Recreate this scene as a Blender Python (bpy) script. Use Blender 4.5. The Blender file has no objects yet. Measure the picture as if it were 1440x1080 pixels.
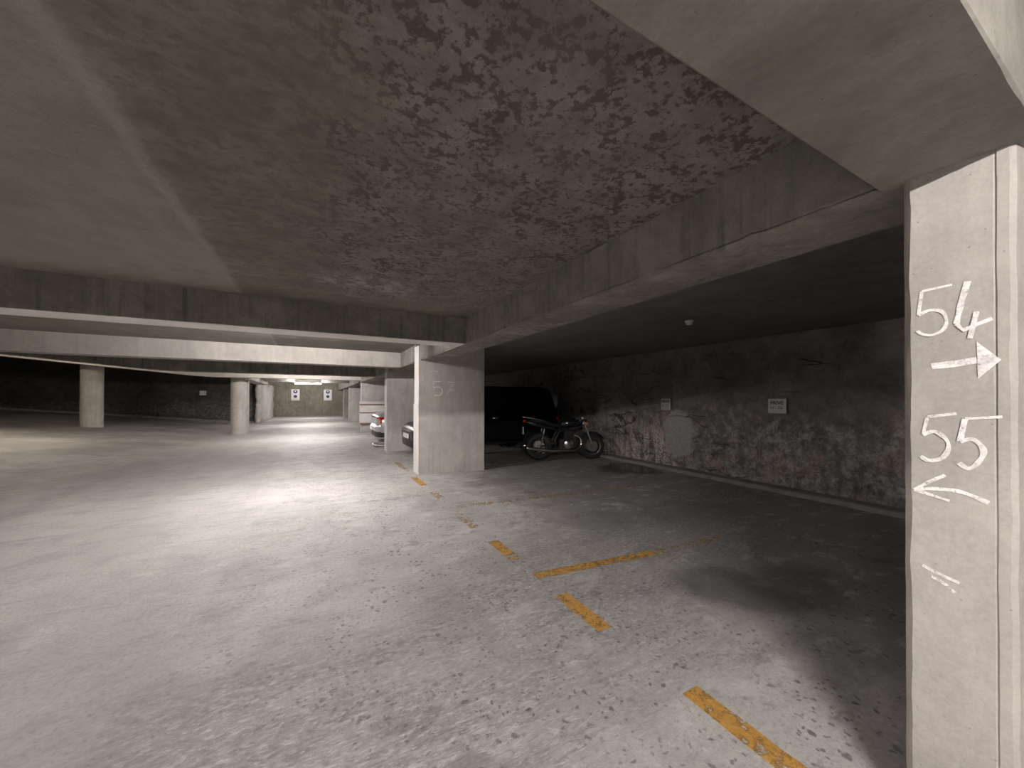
import bpy, bmesh, math, random
from mathutils import Vector, Matrix, noise
random.seed(7)
S = bpy.context.scene
C = S.collection
PI = math.pi

# ------------------------------------------------------------------ node helpers
class NT:
    def __init__(s, name):
        s.m = bpy.data.materials.new(name); s.m.use_nodes = True
        s.t = s.m.node_tree; s.b = s.t.nodes['Principled BSDF']
        s.pos = s.t.nodes.new('ShaderNodeNewGeometry').outputs['Position']
    def n(s, kind): return s.t.nodes.new(kind)
    def put(s, sock, v):
        if isinstance(v, bpy.types.NodeSocket): s.t.links.new(v, sock)
        elif isinstance(v, (tuple, list)) and len(v) == 3 and sock.type == 'RGBA': sock.default_value = (*v, 1)
        else: sock.default_value = v
    def math(s, op, a, b=0.0, c=None, clamp=False):
        k = s.n('ShaderNodeMath'); k.operation = op; k.use_clamp = clamp
        s.put(k.inputs[0], a); s.put(k.inputs[1], b)
        if c is not None: s.put(k.inputs[2], c)
        return k.outputs[0]
    def scale(s, v, xyz, add=(0, 0, 0)):
        k = s.n('ShaderNodeVectorMath'); k.operation = 'MULTIPLY_ADD'
        s.put(k.inputs[0], v); k.inputs[1].default_value = xyz; k.inputs[2].default_value = add
        return k.outputs[0]
    def noise(s, sc, detail=6, rough=.6, vec=None, dist=0.0):
        k = s.n('ShaderNodeTexNoise'); s.put(k.inputs['Vector'], vec if vec is not None else s.pos)
        k.inputs['Scale'].default_value = sc; k.inputs['Detail'].default_value = detail
        k.inputs['Roughness'].default_value = rough; k.inputs['Distortion'].default_value = dist
        return k.outputs[0]
    def voro(s, sc, vec=None, feature='F1', rnd=1.0):
        k = s.n('ShaderNodeTexVoronoi'); k.feature = feature
        s.put(k.inputs['Vector'], vec if vec is not None else s.pos)
        k.inputs['Scale'].default_value = sc; k.inputs['Randomness'].default_value = rnd
        return k.outputs[0]
    def ramp(s, f, lo, hi, a=0.0, b=1.0, smooth=True):
        k = s.n('ShaderNodeMapRange'); k.interpolation_type = 'SMOOTHSTEP' if smooth else 'LINEAR'
        s.put(k.inputs[0], f); k.inputs[1].default_value = lo; k.inputs[2].default_value = hi
        k.inputs[3].default_value = a; k.inputs[4].default_value = b
        return k.outputs[0]
    def mix(s, f, a, b, mode='MIX'):
        k = s.n('ShaderNodeMix'); k.data_type = 'RGBA'; k.blend_type = mode
        s.put(k.inputs[0], f); s.put(k.inputs[6], a); s.put(k.inputs[7], b)
        return k.outputs[2]
    def xyz(s, v=None):
        k = s.n('ShaderNodeSeparateXYZ'); s.put(k.inputs[0], v if v is not None else s.pos)
        return k.outputs
    def bump(s, h, strength=.3, dist=.01, prev=None):
        k = s.n('ShaderNodeBump'); s.put(k.inputs['Height'], h)
        k.inputs['Strength'].default_value = strength; k.inputs['Distance'].default_value = dist
        if prev is not None: s.put(k.inputs['Normal'], prev)
        s.put(s.b.inputs['Normal'], k.outputs[0]); return k.outputs[0]
    def done(s, col, rough=.85, metal=0.0, spec=.35):
        s.put(s.b.inputs['Base Color'], col); s.put(s.b.inputs['Roughness'], rough)
        s.put(s.b.inputs['Metallic'], metal); s.b.inputs['Specular IOR Level'].default_value = spec
        return s.m

def g(v, t=(1, .97, .935)): return (v * t[0], v * t[1], v * t[2])

def plain(name, col, rough=.5, metal=0.0, spec=.5, grain=.08, coat=0.0):
    k = NT(name)
    f = k.noise(35, 5, .6)
    c = k.mix(k.ramp(f, .3, .7), tuple(x * (1 - grain) for x in col), tuple(min(1, x * (1 + grain)) for x in col))
    k.b.inputs['Coat Weight'].default_value = coat
    return k.done(c, rough, metal, spec)

def emit(name, col, strength):
    k = NT(name); k.b.inputs['Emission Color'].default_value = (*col, 1)
    k.b.inputs['Emission Strength'].default_value = strength
    return k.done(col, .4)

def concrete(name, light, dark, streak='z', tint=(1, .955, .90), grime=.5, bstr=.35, drips=.0, mott=.3):
    k = NT(name)
    big = k.noise(1.1, 5, .6)
    med = k.noise(6, 8, .65)
    fine = k.noise(70, 4, .7)
    c = k.mix(k.ramp(k.math('ADD', k.math('MULTIPLY', big, .55), k.math('MULTIPLY', med, .45)), .34, .66), g(dark, tint), g(light, tint))
    sv = {'z': (14, 14, .9), 'x': (.9, 14, 14), 'y': (14, .9, 14)}[streak]
    st = k.noise(1.0, 6, .6, k.scale(k.pos, sv))
    c = k.mix(k.math('MULTIPLY', k.ramp(st, .42, .75), grime), c, g(dark * .62, tint))
    if drips:
        d = k.math('ADD', k.math('MULTIPLY', k.noise(1.0, 4, .6, k.scale(k.pos, (11, 11, .35))), .75), k.math('MULTIPLY', k.noise(3, 5, .6), .25))
        c = k.mix(k.math('MULTIPLY', k.ramp(d, .54, .66), drips), c, g(dark * .4, tint))
    c = k.mix(k.ramp(fine, .35, .7, 0, .28), c, g(dark * .65, tint))
    mo = k.noise(2.2, 10, .72, k.scale(k.pos, (1, 1, 1), (7, 1, 4)), .35)
    c = k.mix(k.ramp(mo, .5, .68, 0, mott), c, g(dark * .6, tint))
    c = k.mix(k.ramp(mo, .5, .34, 0, mott * .8), c, g(min(.9, light * 1.22), tint))
    pits = k.voro(22)
    c = k.mix(k.ramp(pits, .03, .08, .55, 0), c, g(dark * .4, tint))
    h = k.math('ADD', k.math('MULTIPLY', fine, .35), k.math('MULTIPLY', med, .8))
    k.bump(h, bstr, .012)
    return k.done(c, .9)

# ------------------------------------------------------------------ materials
def floor_mat():
    k = NT('worn_floor_concrete')
    x, y, z = k.xyz()
    big = k.noise(.55, 4, .55)
    med = k.noise(2.6, 9, .68, None, .4)
    fine = k.noise(38, 6, .72)
    grit = k.noise(120, 3, .7)
    st = k.noise(1.0, 7, .65, k.scale(k.pos, (1.3, 9, 1)), .3)
    c = k.mix(k.ramp(big, .35, .65), g(.43), g(.52, (1, .968, .94)))
    c = k.mix(k.ramp(med, .48, .72, 0, .55), c, g(.31))
    c = k.mix(k.ramp(st, .5, .72, 0, .5), c, g(.27))
    c = k.mix(k.ramp(k.noise(3.4, 9, .75, k.scale(k.pos, (1, 1, 1), (7, 3, 0)), .6), .55, .68, 0, .6), c, g(.60))
    c = k.mix(k.ramp(fine, .42, .75, 0, .65), c, g(.24))
    # scattered dark specks and oil drops, denser towards the parking bays
    bay = k.ramp(x, -1.6, 1.0, .10, 1)
    inb = k.ramp(k.math('ADD', x, k.math('MULTIPLY', k.math('SUBTRACT', med, .5), 2.2)), 1.9, 3.4)
    c = k.mix(k.math('MULTIPLY', inb, .68), c, g(.175))
    wv = k.n('ShaderNodeVectorMath'); wv.operation = 'ADD'
    nz = k.n('ShaderNodeTexNoise'); nz.inputs['Scale'].default_value = 22; nz.inputs['Detail'].default_value = 4
    k.put(nz.inputs['Vector'], k.pos); k.put(wv.inputs[0], k.scale(k.pos, (1, 1, 0))); k.put(wv.inputs[1], k.scale(nz.outputs['Color'], (.05, .05, 0)))
    spm = k.ramp(k.noise(3.1, 4, .6), .40, .56)
    for sc, t0, t1, amt in ((7.5, .09, .15, .7), (13, .12, .2, .75), (27, .16, .28, .7)):
        sp = k.ramp(k.voro(sc, wv.outputs[0]), t0, t1, 1, 0)
        c = k.mix(k.math('MULTIPLY', k.math('MULTIPLY', sp, spm), k.math('MULTIPLY', bay, amt)), c, g(.085))
    bl = k.ramp(k.noise(1.7, 12, .74, k.scale(k.pos, (1, 1.7, 1), (3, 9, 0)), .3), .53, .66)
    c = k.mix(k.math('MULTIPLY', bl, k.math('MULTIPLY', bay, .62)), c, g(.15))
    wh = k.ramp(k.noise(2.3, 12, .76, k.scale(k.pos, (1, 1.5, 1), (13, 2, 0)), .3), .53, .62)
    c = k.mix(k.math('MULTIPLY', wh, k.math('MULTIPLY', bay, .6)), c, g(.58, (1, .975, .955)))
    # gritty scraped bands across the aisle
    yy = k.math('ADD', y, k.math('MULTIPLY', x, -.30))
    gb = k.ramp(k.math('ABSOLUTE', k.math('SUBTRACT', k.math('ADD', yy, k.math('MULTIPLY', k.math('SUBTRACT', big, .5), 2.2)), 1.7)), .3, 1.25, 1, 0)
    gv = k.scale(k.pos, (.55, 1.5, 1))
    gn = k.ramp(k.noise(21, 8, .74, gv, .25), .42, .60)
    gw = k.ramp(k.noise(31, 8, .74, k.scale(k.pos, (.6, 1.4, 1), (5, 1, 0)), .2), .52, .64)
    stripe = k.ramp(k.noise(1.0, 6, .6, k.scale(k.pos, (.5, 4.2, 1), (0, 3, 0)), .2), .38, .62, .25, 1)
    c = k.mix(k.math('MULTIPLY', k.math('MULTIPLY', gb, gn), k.math('MULTIPLY', stripe, .55)), c, g(.17))
    c = k.mix(k.math('MULTIPLY', k.math('MULTIPLY', gb, gw), .8), c, g(.62, (1, .975, .955)))
    # oil stains left by parked cars
    wob = k.math('MULTIPLY', k.math('SUBTRACT', k.noise(3.2, 6, .65), .5), .95)
    def spot(cx, cy, rx, ry, amt, col):
        dx = k.math('DIVIDE', k.math('SUBTRACT', x, cx), rx); dy = k.math('DIVIDE', k.math('SUBTRACT', y, cy), ry)
        d = k.math('ADD', k.math('SQRT', k.math('ADD', k.math('MULTIPLY', dx, dx), k.math('MULTIPLY', dy, dy))), wob)
        return k.mix(k.ramp(d, .55, 1.15, amt, 0), c, col)
    c = spot(2.85, 1.75, .42, .38, .75, g(.075))
    c = spot(3.3, 1.5, .6, .35, .55, g(.085))
    c = spot(2.85, 5.85, .75, .3, .45, g(.14))
    c = spot(3.05, 3.45, .55, .35, .4, g(.17))
    c = spot(4.3, 3.2, .9, .5, .45, g(.13))
    c = spot(.55, 1.35, .10, .09, .55, g(.22))
    c = spot(5.9, 5.75, .85, .55, .85, g(.05))
    # tyre grime down the aisle and painted-in shade between lamp pools at far left
    c = k.mix(k.math('MULTIPLY', k.ramp(k.noise(.9, 4, .6, k.scale(k.pos, (1.4, .35, 1))), .45, .62), .28), c, g(.27))
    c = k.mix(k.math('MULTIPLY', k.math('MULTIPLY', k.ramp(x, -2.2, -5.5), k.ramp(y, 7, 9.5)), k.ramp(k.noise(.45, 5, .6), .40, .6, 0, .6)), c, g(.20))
    h = k.math('ADD', k.math('MULTIPLY', fine, .8), k.math('ADD', k.math('MULTIPLY', grit, .35), k.math('MULTIPLY', gn, k.math('MULTIPLY', gb, -1.6))))
    k.bump(h, .6, .014)
    return k.done(c, k.ramp(med, .4, .7, .62, .8), 0, .3)

def ceiling_mat():
    k = NT('stained_ceiling_concrete')
    x, y, z = k.xyz()
    T = (1, .915, .77)
    big = k.noise(.9, 5, .6); med = k.noise(5, 8, .65); fine = k.noise(60, 5, .7)
    c = k.mix(k.ramp(k.math('ADD', k.math('MULTIPLY', big, .5), k.math('MULTIPLY', med, .5)), .36, .64), g(.15, T), g(.25, T))
    sm = k.noise(1.0, 8, .7, k.scale(k.pos, (3, 6, 1), (1, 5, 0)), .4)
    c = k.mix(k.ramp(sm, .46, .66, 0, .5), c, g(.11, T))
    c = k.mix(k.ramp(k.noise(1.0, 8, .7, k.scale(k.pos, (2.5, 6, 1), (8, 2, 0)), .3), .54, .68, 0, .45), c, g(.31, (1, .94, .85)))
    # flaking limewash patches
    w = k.math('MULTIPLY', k.math('SUBTRACT', k.noise(1.7, 5, .6), .5), 1.1)
    xm = k.math('ADD', x, w)
    zone = k.math('MULTIPLY', k.ramp(xm, -.25, .25), k.ramp(k.math('ADD', y, w), 5.4, 3.3))
    fl = k.math('ADD', k.math('MULTIPLY', k.noise(26, 10, .66, k.scale(k.pos, (1, 1, 0)), .1), .62), k.math('MULTIPLY', k.noise(7, 6, .6, k.scale(k.pos, (1, 1, 0), (4, 4, 0))), .38))
    flm = k.ramp(fl, .45, .505)
    dk = k.mix(k.ramp(big, .4, .62), g(.085, T), g(.125, T))
    lt = k.mix(k.ramp(med, .4, .62), g(.165, (1, .94, .85)), g(.225, (1, .95, .86)))
    c = k.mix(zone, c, k.mix(flm, dk, lt))
    zone2 = k.math('MULTIPLY', k.ramp(k.math('ABSOLUTE', k.math('ADD', x, .25)), .2, .6, 1, 0), .8)
    fl2 = k.ramp(k.noise(14, 9, .7, k.scale(k.pos, (1, 1.3, 0)), .2), .46, .62)
    c = k.mix(k.math('MULTIPLY', zone2, fl2), c, g(.12, T))
    c = k.mix(k.math('MULTIPLY', zone2, .35), c, g(.13, T))
    # plaster-filled joint along the aisle, a little lighter than the slab
    j = k.math('ABSOLUTE', k.math('ADD', k.math('ADD', x, .70), k.math('MULTIPLY', k.math('SUBTRACT', k.noise(4, 5, .6), .5), .09)))
    c = k.mix(k.ramp(j, .004, .06, .6, 0), c, g(.34, (1, .95, .88)))
    lft = k.math('MULTIPLY', k.ramp(x, -.66, -.75), k.ramp(k.noise(1.6, 6, .65, k.scale(k.pos, (2.2, .8, 1))), .45, .65))
    c = k.mix(k.math('MULTIPLY', lft, .5), c, g(.31, (1, .94, .86)))
    c = k.mix(k.ramp(x, -.6, -.8, 0, .45), c, g(.30, (1, .94, .84)))
    # pale damp patch close to the cross beam
    pp = k.math('MULTIPLY', k.ramp(k.math('ABSOLUTE', k.math('SUBTRACT', y, 3.75)), .1, .32, 1, 0), k.ramp(k.math('ABSOLUTE', k.math('SUBTRACT', x, .45)), .3, .55, 1, 0))
    c = k.mix(k.math('MULTIPLY', pp, k.ramp(k.noise(7, 7, .7), .47, .56, 0, .7)), c, g(.36, (1, .95, .89)))
    c = k.mix(k.ramp(fine, .4, .75, 0, .3), c, g(.09, T))
    ridge = k.ramp(j, .0, .03, 1, 0)
    h = k.math('ADD', k.math('MULTIPLY', fine, .3), k.math('ADD', k.math('MULTIPLY', ridge, 1.2), k.math('MULTIPLY', flm, k.math('MULTIPLY', zone, .2))))
    k.bump(h, .4, .012)
    return k.done(c, .92)

def rough_wall_mat(name, base=.085, white=.42, cracks=True, zlo=1.15):
    k = NT(name)
    x, y, z = k.xyz()
    T = (1, .94, .86)
    big = k.noise(.9, 6, .62); med = k.noise(5, 9, .7, None, .4); fine = k.noise(34, 7, .75)
    c = k.mix(k.ramp(k.math('ADD', k.math('MULTIPLY', big, .5), k.math('MULTIPLY', med, .5)), .36, .66), g(base * .55, T), g(base * 1.15, T))
    low = k.ramp(k.math('ADD', z, k.math('MULTIPLY', k.math('SUBTRACT', k.noise(1.3, 5, .6), .5), 1.4)), zlo + .35, zlo - .35)
    c = k.mix(k.math('MULTIPLY', low, k.ramp(k.noise(8, 11, .76, None, .2), .45, .61, 0, .8)), c, g(base * 2.3, (1, .94, .87)))
    c = k.mix(k.math('MULTIPLY', low, k.ramp(k.noise(6, 11, .76, k.scale(k.pos, (1, 1, 1), (3, 6, 1)), .2), .5, .64, 0, .75)), c, g(base * .35, T))
    v = k.noise(1.0, 7, .68, k.scale(k.pos, (7, 7, 1.2)), .3)
    spots = k.math('MULTIPLY', k.ramp(v, .44, .56), k.ramp(k.noise(26, 6, .72), .42, .54))
    yz = k.math('ADD', y, k.math('MULTIPLY', k.math('SUBTRACT', big, .5), 1.2))
    zone = k.math('MULTIPLY', k.ramp(k.math('ABSOLUTE', k.math('SUBTRACT', yz, 6.0)), .5, 1.0, 1, .22), k.ramp(z, 1.3, .45))
    c = k.mix(k.math('MULTIPLY', k.math('MULTIPLY', spots, zone), .95), c, g(white, (1, .93, .88)))
    rust = k.math('MULTIPLY', k.ramp(k.noise(2.3, 6, .65, k.scale(k.pos, (1, 1, 1), (4, 8, 2))), .53, .66), low)
    c = k.mix(k.math('MULTIPLY', rust, .45), c, (base * 2.6, base * 1.75, base * 1.45))
    if name.startswith('damp'):
        # smooth cement repair
        dy = k.math('DIVIDE', k.math('SUBTRACT', y, 5.05), .33); dz = k.math('DIVIDE', k.math('SUBTRACT', z, .72), .58)
        d = k.math('ADD', k.math('SQRT', k.math('ADD', k.math('MULTIPLY', dy, dy), k.math('MULTIPLY', dz, dz))), k.math('MULTIPLY', k.math('SUBTRACT', k.noise(2.6, 7, .7), .5), 1.7))
        c = k.mix(k.ramp(d, .85, 1.05, .85, 0), c, g(base * 2.1, (1, .99, .96)))
    cr = None
    if cracks:
        wv = k.scale(k.pos, (.42, .42, 2.1))
        kk = k.n('ShaderNodeVectorMath'); kk.operation = 'ADD'
        nn = k.n('ShaderNodeTexNoise'); nn.inputs['Scale'].default_value = 2.4; nn.inputs['Detail'].default_value = 7
        k.put(nn.inputs['Vector'], k.pos)
        k.put(kk.inputs[0], wv); k.put(kk.inputs[1], k.scale(nn.outputs['Color'], (.42, .42, .55)))
        e = k.voro(1.15, kk.outputs[0], 'DISTANCE_TO_EDGE')
        cr = k.math('MULTIPLY', k.ramp(e, .003, .018, 1, 0), k.ramp(k.noise(1.1, 3, .5, k.scale(k.pos, (1, 1, 1), (2, 2, 9))), .45, .58))
        c = k.mix(k.math('MULTIPLY', cr, .85), c, g(.012, T))
    c = k.mix(k.ramp(fine, .42, .72, 0, .5), c, g(base * .4, T))
    h = k.math('ADD', k.math('MULTIPLY', fine, .5), k.math('MULTIPLY', med, 1.4))
    if cr is not None: h = k.math('SUBTRACT', h, k.math('MULTIPLY', cr, 1.5))
    k.bump(h, .7, .025)
    return k.done(c, .9)

def paint_mat(name, col, keep, sc=16, edge=.07, along=(1, 1, 1)):
    k = NT(name)
    f = k.noise(sc, 8, .72, k.scale(k.pos, along), .4)
    f2 = k.noise(2.0, 4, .6)
    a = k.ramp(k.math('ADD', f, k.math('MULTIPLY', k.math('SUBTRACT', f2, .5), .35)), 1 - keep - edge, 1 - keep + edge)
    d = k.noise(30, 5, .7)
    c = k.mix(k.ramp(d, .35, .7), col, tuple(v * .62 for v in col))
    k.put(k.b.inputs['Alpha'], a)
    return k.done(c, .75)

M = {}
M['floor'] = floor_mat()
M['ceiling'] = ceiling_mat()
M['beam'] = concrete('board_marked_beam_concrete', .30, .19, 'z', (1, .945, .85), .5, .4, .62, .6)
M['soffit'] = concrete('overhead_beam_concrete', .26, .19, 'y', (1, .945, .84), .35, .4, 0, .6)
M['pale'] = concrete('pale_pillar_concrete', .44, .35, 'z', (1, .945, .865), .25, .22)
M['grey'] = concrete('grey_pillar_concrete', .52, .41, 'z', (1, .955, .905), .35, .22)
M['column'] = concrete('limewashed_column', .58, .44, 'z', (1, .955, .885), .4, .3)
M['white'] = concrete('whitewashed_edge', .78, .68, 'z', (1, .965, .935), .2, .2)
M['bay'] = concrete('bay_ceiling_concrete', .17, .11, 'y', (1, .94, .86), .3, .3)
M['kerb'] = concrete('kerb_concrete', .30, .20, 'y', (1, .96, .92), .35, .4)
M['damp'] = rough_wall_mat('damp_flaking_wall', .20, .72)
M['dark_wall'] = rough_wall_mat('dark_far_wall', .10, .30)
M['moss'] = concrete('mossy_end_wall', .33, .20, 'z', (1, .95, .76), .6, .35, .35)
M['pier'] = concrete('rough_plaster_pier', .62, .42, 'z', (1, .955, .90), .5, .9)
M['side'] = concrete('side_wall_concrete', .24, .15, 'z', (1, .95, .88), .5, .4)
M['yellow'] = paint_mat('worn_yellow_paint', (.50, .275, .065), .55)
M['yellow_faded'] = paint_mat('faded_yellow_paint', (.56, .36, .13), .45)
M['chalk'] = paint_mat('white_chalk', (.90, .87, .85), .60, 110, .16)
M['chalk_faint'] = paint_mat('faint_chalk', (.90, .87, .84), .60, 60, .2)
M['galv'] = plain('galvanised_steel', (.62, .62, .62), .45, .7)
M['lamp_white'] = plain('white_lamp_housing', (.8, .8, .78), .4)
M['tube'] = emit('lit_fluorescent_tube', (1.0, .93, .905), 550)
M['tube_bright'] = emit('lit_new_fluorescent_tube', (1.0, .93, .895), 880)
M['tube_warm'] = emit('lit_aged_fluorescent_tube', (1.0, .87, .72), 330)
M['black_paint'] = plain('black_car_paint', (.004, .0045, .005), .3, 0, .35, .02, .12)
M['silver_paint'] = plain('silver_white_car_paint', (.62, .63, .65), .28, .3, .5, .02, .5)
M['glass'] = plain('dark_car_glass', (.004, .005, .005), .08, 0, .5, .02)
M['rubber'] = plain('tyre_rubber', (.014, .014, .014), .75)
M['black_plastic'] = plain('black_plastic', (.013, .013, .014), .5)
M['rim'] = plain('alloy_wheel', (.32, .33, .34), .35, .9)
M['chrome'] = plain('chrome', (.82, .82, .82), .14, 1.0)
M['steel'] = plain('brushed_steel', (.40, .40, .41), .35, .9)
M['engine'] = plain('dark_engine_metal', (.06, .06, .062), .4, .8)
M['head'] = plain('clear_headlight_glass', (.80, .83, .88), .12)
M['red_lamp'] = plain('red_lamp_glass', (.55, .03, .02), .15)
M['amber'] = plain('amber_lamp_glass', (.80, .22, .03), .15)
M['plate'] = plain('pale_number_plate', (.82, .80, .80), .4)
M['bike_paint'] = plain('black_motorcycle_paint', (.012, .012, .014), .2, 0, .5, .02, .6)
M['leather'] = plain('black_seat_leather', (.02, .02, .021), .4)
M['sign'] = plain('white_sign_plastic', (.36, .345, .36), .45)
M['ink'] = plain('black_sign_print', (.02, .02, .022), .6)
M['ink_grey'] = plain('grey_sign_print', (.085, .08, .085), .6)
M['poster'] = plain('white_sign_panel', (.80, .79, .82), .5)
M['blue'] = plain('dark_blue_sign_print', (.05, .05, .12), .5)
M['dull_white'] = plain('aged_white_plastic', (.62, .60, .57), .5)
M['stripe'] = plain('dull_red_stripe_paint', (.22, .13, .11), .7)
M['pad'] = concrete('white_painted_band', .74, .62, 'x', (1, .975, .95), .2, .15)
def puddle_mat():
    k = NT('dark_damp_patch')
    f = k.noise(9, 6, .6)
    k.b.inputs['Base Color'].default_value = (.012, .011, .010, 1)
    return k.done(k.mix(k.ramp(f, .4, .6), (.010, .009, .008), (.022, .02, .018)), .22, 0, .5)
M['puddle'] = puddle_mat()

# ------------------------------------------------------------------ mesh helpers
def obj(name, bm, mat, parent=None, smooth=False, auto=None):
    me = bpy.data.meshes.new(name)
    bmesh.ops.recalc_face_normals(bm, faces=bm.faces)
    bm.to_mesh(me); bm.free()
    o = bpy.data.objects.new(name, me); C.objects.link(o)
    me.materials.append(mat)
    if smooth:
        for p in me.polygons: p.use_smooth = True
        if auto:
            try: me.set_sharp_from_angle(angle=math.radians(auto))
            except Exception: pass
    if parent is not None: o.parent = parent
    return o
def tag(o, label, cat, group=None, kind=None):
    o['label'] = label; o['category'] = cat
    if group: o['group'] = group
    if kind: o['kind'] = kind
    return o
def thing(name, label, cat, loc=(0, 0, 0), rz=0.0, group=None):
    o = bpy.data.objects.new(name, None); C.objects.link(o)
    o.location = loc; o.rotation_euler = (0, 0, rz); o.empty_display_size = .1
    return tag(o, label, cat, group)
def struct(name, bm, mat, label=None, smooth=False):
    o = obj(name, bm, mat, None, smooth); o['kind'] = 'structure'
    if label: o['label'] = label
    return o

def smooth01(t): t = max(0., min(1., t)); return t * t * (3 - 2 * t)
def rise(x, y):
    """the slab climbs towards the left of the aisle, beyond the second cross beam"""
    t = -3.6 - x
    r = 0 if t <= -.5 else (t + .5) ** 2 / 2 if t < .5 else t
    return .098 * r * smooth01((y - 8.0) / 5.0)

def grid(xs, ys, f):
    bm = bmesh.new(); V = [[bm.verts.new(f(a, b)) for b in ys] for a in xs]
    for i in range(len(xs) - 1):
        for j in range(len(ys) - 1):
            bm.faces.new((V[i][j], V[i + 1][j], V[i + 1][j + 1], V[i][j + 1]))
    return bm
def lin(a, b, n): return [a + (b - a) * i / n for i in range(n + 1)]

def prism(poly, z0, z1, bm=None, bev=0.0):
    bm = bm or bmesh.new()
    a = [bm.verts.new((x, y, z0)) for x, y in poly]; b = [bm.verts.new((x, y, z1)) for x, y in poly]
    n = len(poly); fs = [bm.faces.new(a[::-1]), bm.faces.new(b)]
    for i in range(n): fs.append(bm.faces.new((a[i], a[(i + 1) % n], b[(i + 1) % n], b[i])))
    if bev: bmesh.ops.bevel(bm, geom=[e for e in bm.edges if e.verts[0] in a + b], offset=bev, segments=2, affect='EDGES', clamp_overlap=True)
    return bm
def box(bm, x0, x1, y0, y1, z0, z1, bev=0.0, seg=2):
    t = bmesh.new()
    bmesh.ops.create_cube(t, size=1)
    for v in t.verts: v.co = Vector(((x0 + x1) / 2 + v.co.x * (x1 - x0), (y0 + y1) / 2 + v.co.y * (y1 - y0), (z0 + z1) / 2 + v.co.z * (z1 - z0)))
    if bev: bmesh.ops.bevel(t, geom=list(t.edges), offset=bev, segments=seg, affect='EDGES', clamp_overlap=True)
    merge(bm, t); return bm
def merge(bm, t, mtx=None):
    vm = {v: bm.verts.new(mtx @ v.co if mtx else v.co) for v in t.verts}
    for f in t.faces:
        try: bm.faces.new([vm[v] for v in f.verts])
        except ValueError: pass
    t.free()
def tube(bm, pts, r, n=8, cap=True):
    pts = [Vector(p) for p in pts]; rs = r if isinstance(r, (list, tuple)) else [r] * len(pts)
    rings = []; up = None
    for i, p in enumerate(pts):
        d = (pts[min(i + 1, len(pts) - 1)] - pts[max(i - 1, 0)]).normalized()
        if up is None: up = d.orthogonal().normalized()
        up = (up - d * up.dot(d)).normalized(); s = d.cross(up)
        rings.append([bm.verts.new(p + (up * math.cos(2 * PI * k / n) + s * math.sin(2 * PI * k / n)) * rs[i]) for k in range(n)])
    for a, b in zip(rings, rings[1:]):
        for k in range(n): bm.faces.new((a[k], a[(k + 1) % n], b[(k + 1) % n], b[k]))
    if cap: bm.faces.new(rings[0][::-1]); bm.faces.new(rings[-1])
    return bm
def lathe(bm, prof, n=32, axis='z', at=(0, 0, 0), close=False):
    """prof: (radius, height) pairs"""
    at = Vector(at); rings = []
    for r, h in prof:
        ring = []
        for k in range(n):
            c, s = r * math.cos(2 * PI * k / n), r * math.sin(2 * PI * k / n)
            ring.append(bm.verts.new(at + Vector({'z': (c, s, h), 'y': (c, h, s), 'x': (h, c, s)}[axis])))
        rings.append(ring)
    pr = list(zip(rings, rings[1:])) + ([(rings[-1], rings[0])] if close else [])
    for a, b in pr:
        for k in range(n): bm.faces.new((a[k], a[(k + 1) % n], b[(k + 1) % n], b[k]))
    if not close: bm.faces.new(rings[0][::-1]); bm.faces.new(rings[-1])
    return bm
def loft(bm, secs, cap=True):
    R = [[bm.verts.new(p) for p in s] for s in secs]; n = len(R[0])
    for a, b in zip(R, R[1:]):
        for k in range(n): bm.faces.new((a[k], a[(k + 1) % n], b[(k + 1) % n], b[k]))
    if cap: bm.faces.new(R[0][::-1]); bm.faces.new(R[-1])
    return bm
def catmull(pts, n=8):
    P = [Vector(p) for p in pts]; out = []
    for i in range(len(P) - 1):
        p0, p1, p2, p3 = P[max(i - 1, 0)], P[i], P[i + 1], P[min(i + 2, len(P) - 1)]
        for k in range(n):
            t = k / n
            out.append(.5 * ((2 * p1) + (p2 - p0) * t + (2 * p0 - 5 * p1 + 4 * p2 - p3) * t * t + (3 * p1 - p0 - 3 * p2 + p3) * t ** 3))
    out.append(P[-1]); return out
LIFT = 0
def strokes(bm, lines, w, to3, curve=True):
    """flat chalk strokes; to3(u, v) puts a point on the face it is drawn on"""
    global LIFT
    out = Vector((-1, 0, 0)) if to3(0, 0)[0] == to3(1, 1)[0] else Vector((0, -1, 0))
    wide = 1.25 if out.x else 1.0
    for ln in lines:
        LIFT += 1; lift = .00025 * (LIFT % 7)
        P = [Vector((*p, 0)) for p in ln]
        if curve and len(P) > 2: P = catmull(P, 5)
        prev = None
        for i, p in enumerate(P):
            d = (P[min(i + 1, len(P) - 1)] - P[max(i - 1, 0)]).normalized(); nrm = Vector((-d.y, d.x, 0))
            ww = w * wide * (.9 + .35 * noise.noise(p * 40))
            a = bm.verts.new(Vector(to3(*(p + nrm * ww).xy)) + out * lift); b = bm.verts.new(Vector(to3(*(p - nrm * ww).xy)) + out * lift)
            if prev: bm.faces.new((prev[0], a, b, prev[1]))
            prev = (a, b)
    return bm

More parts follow.
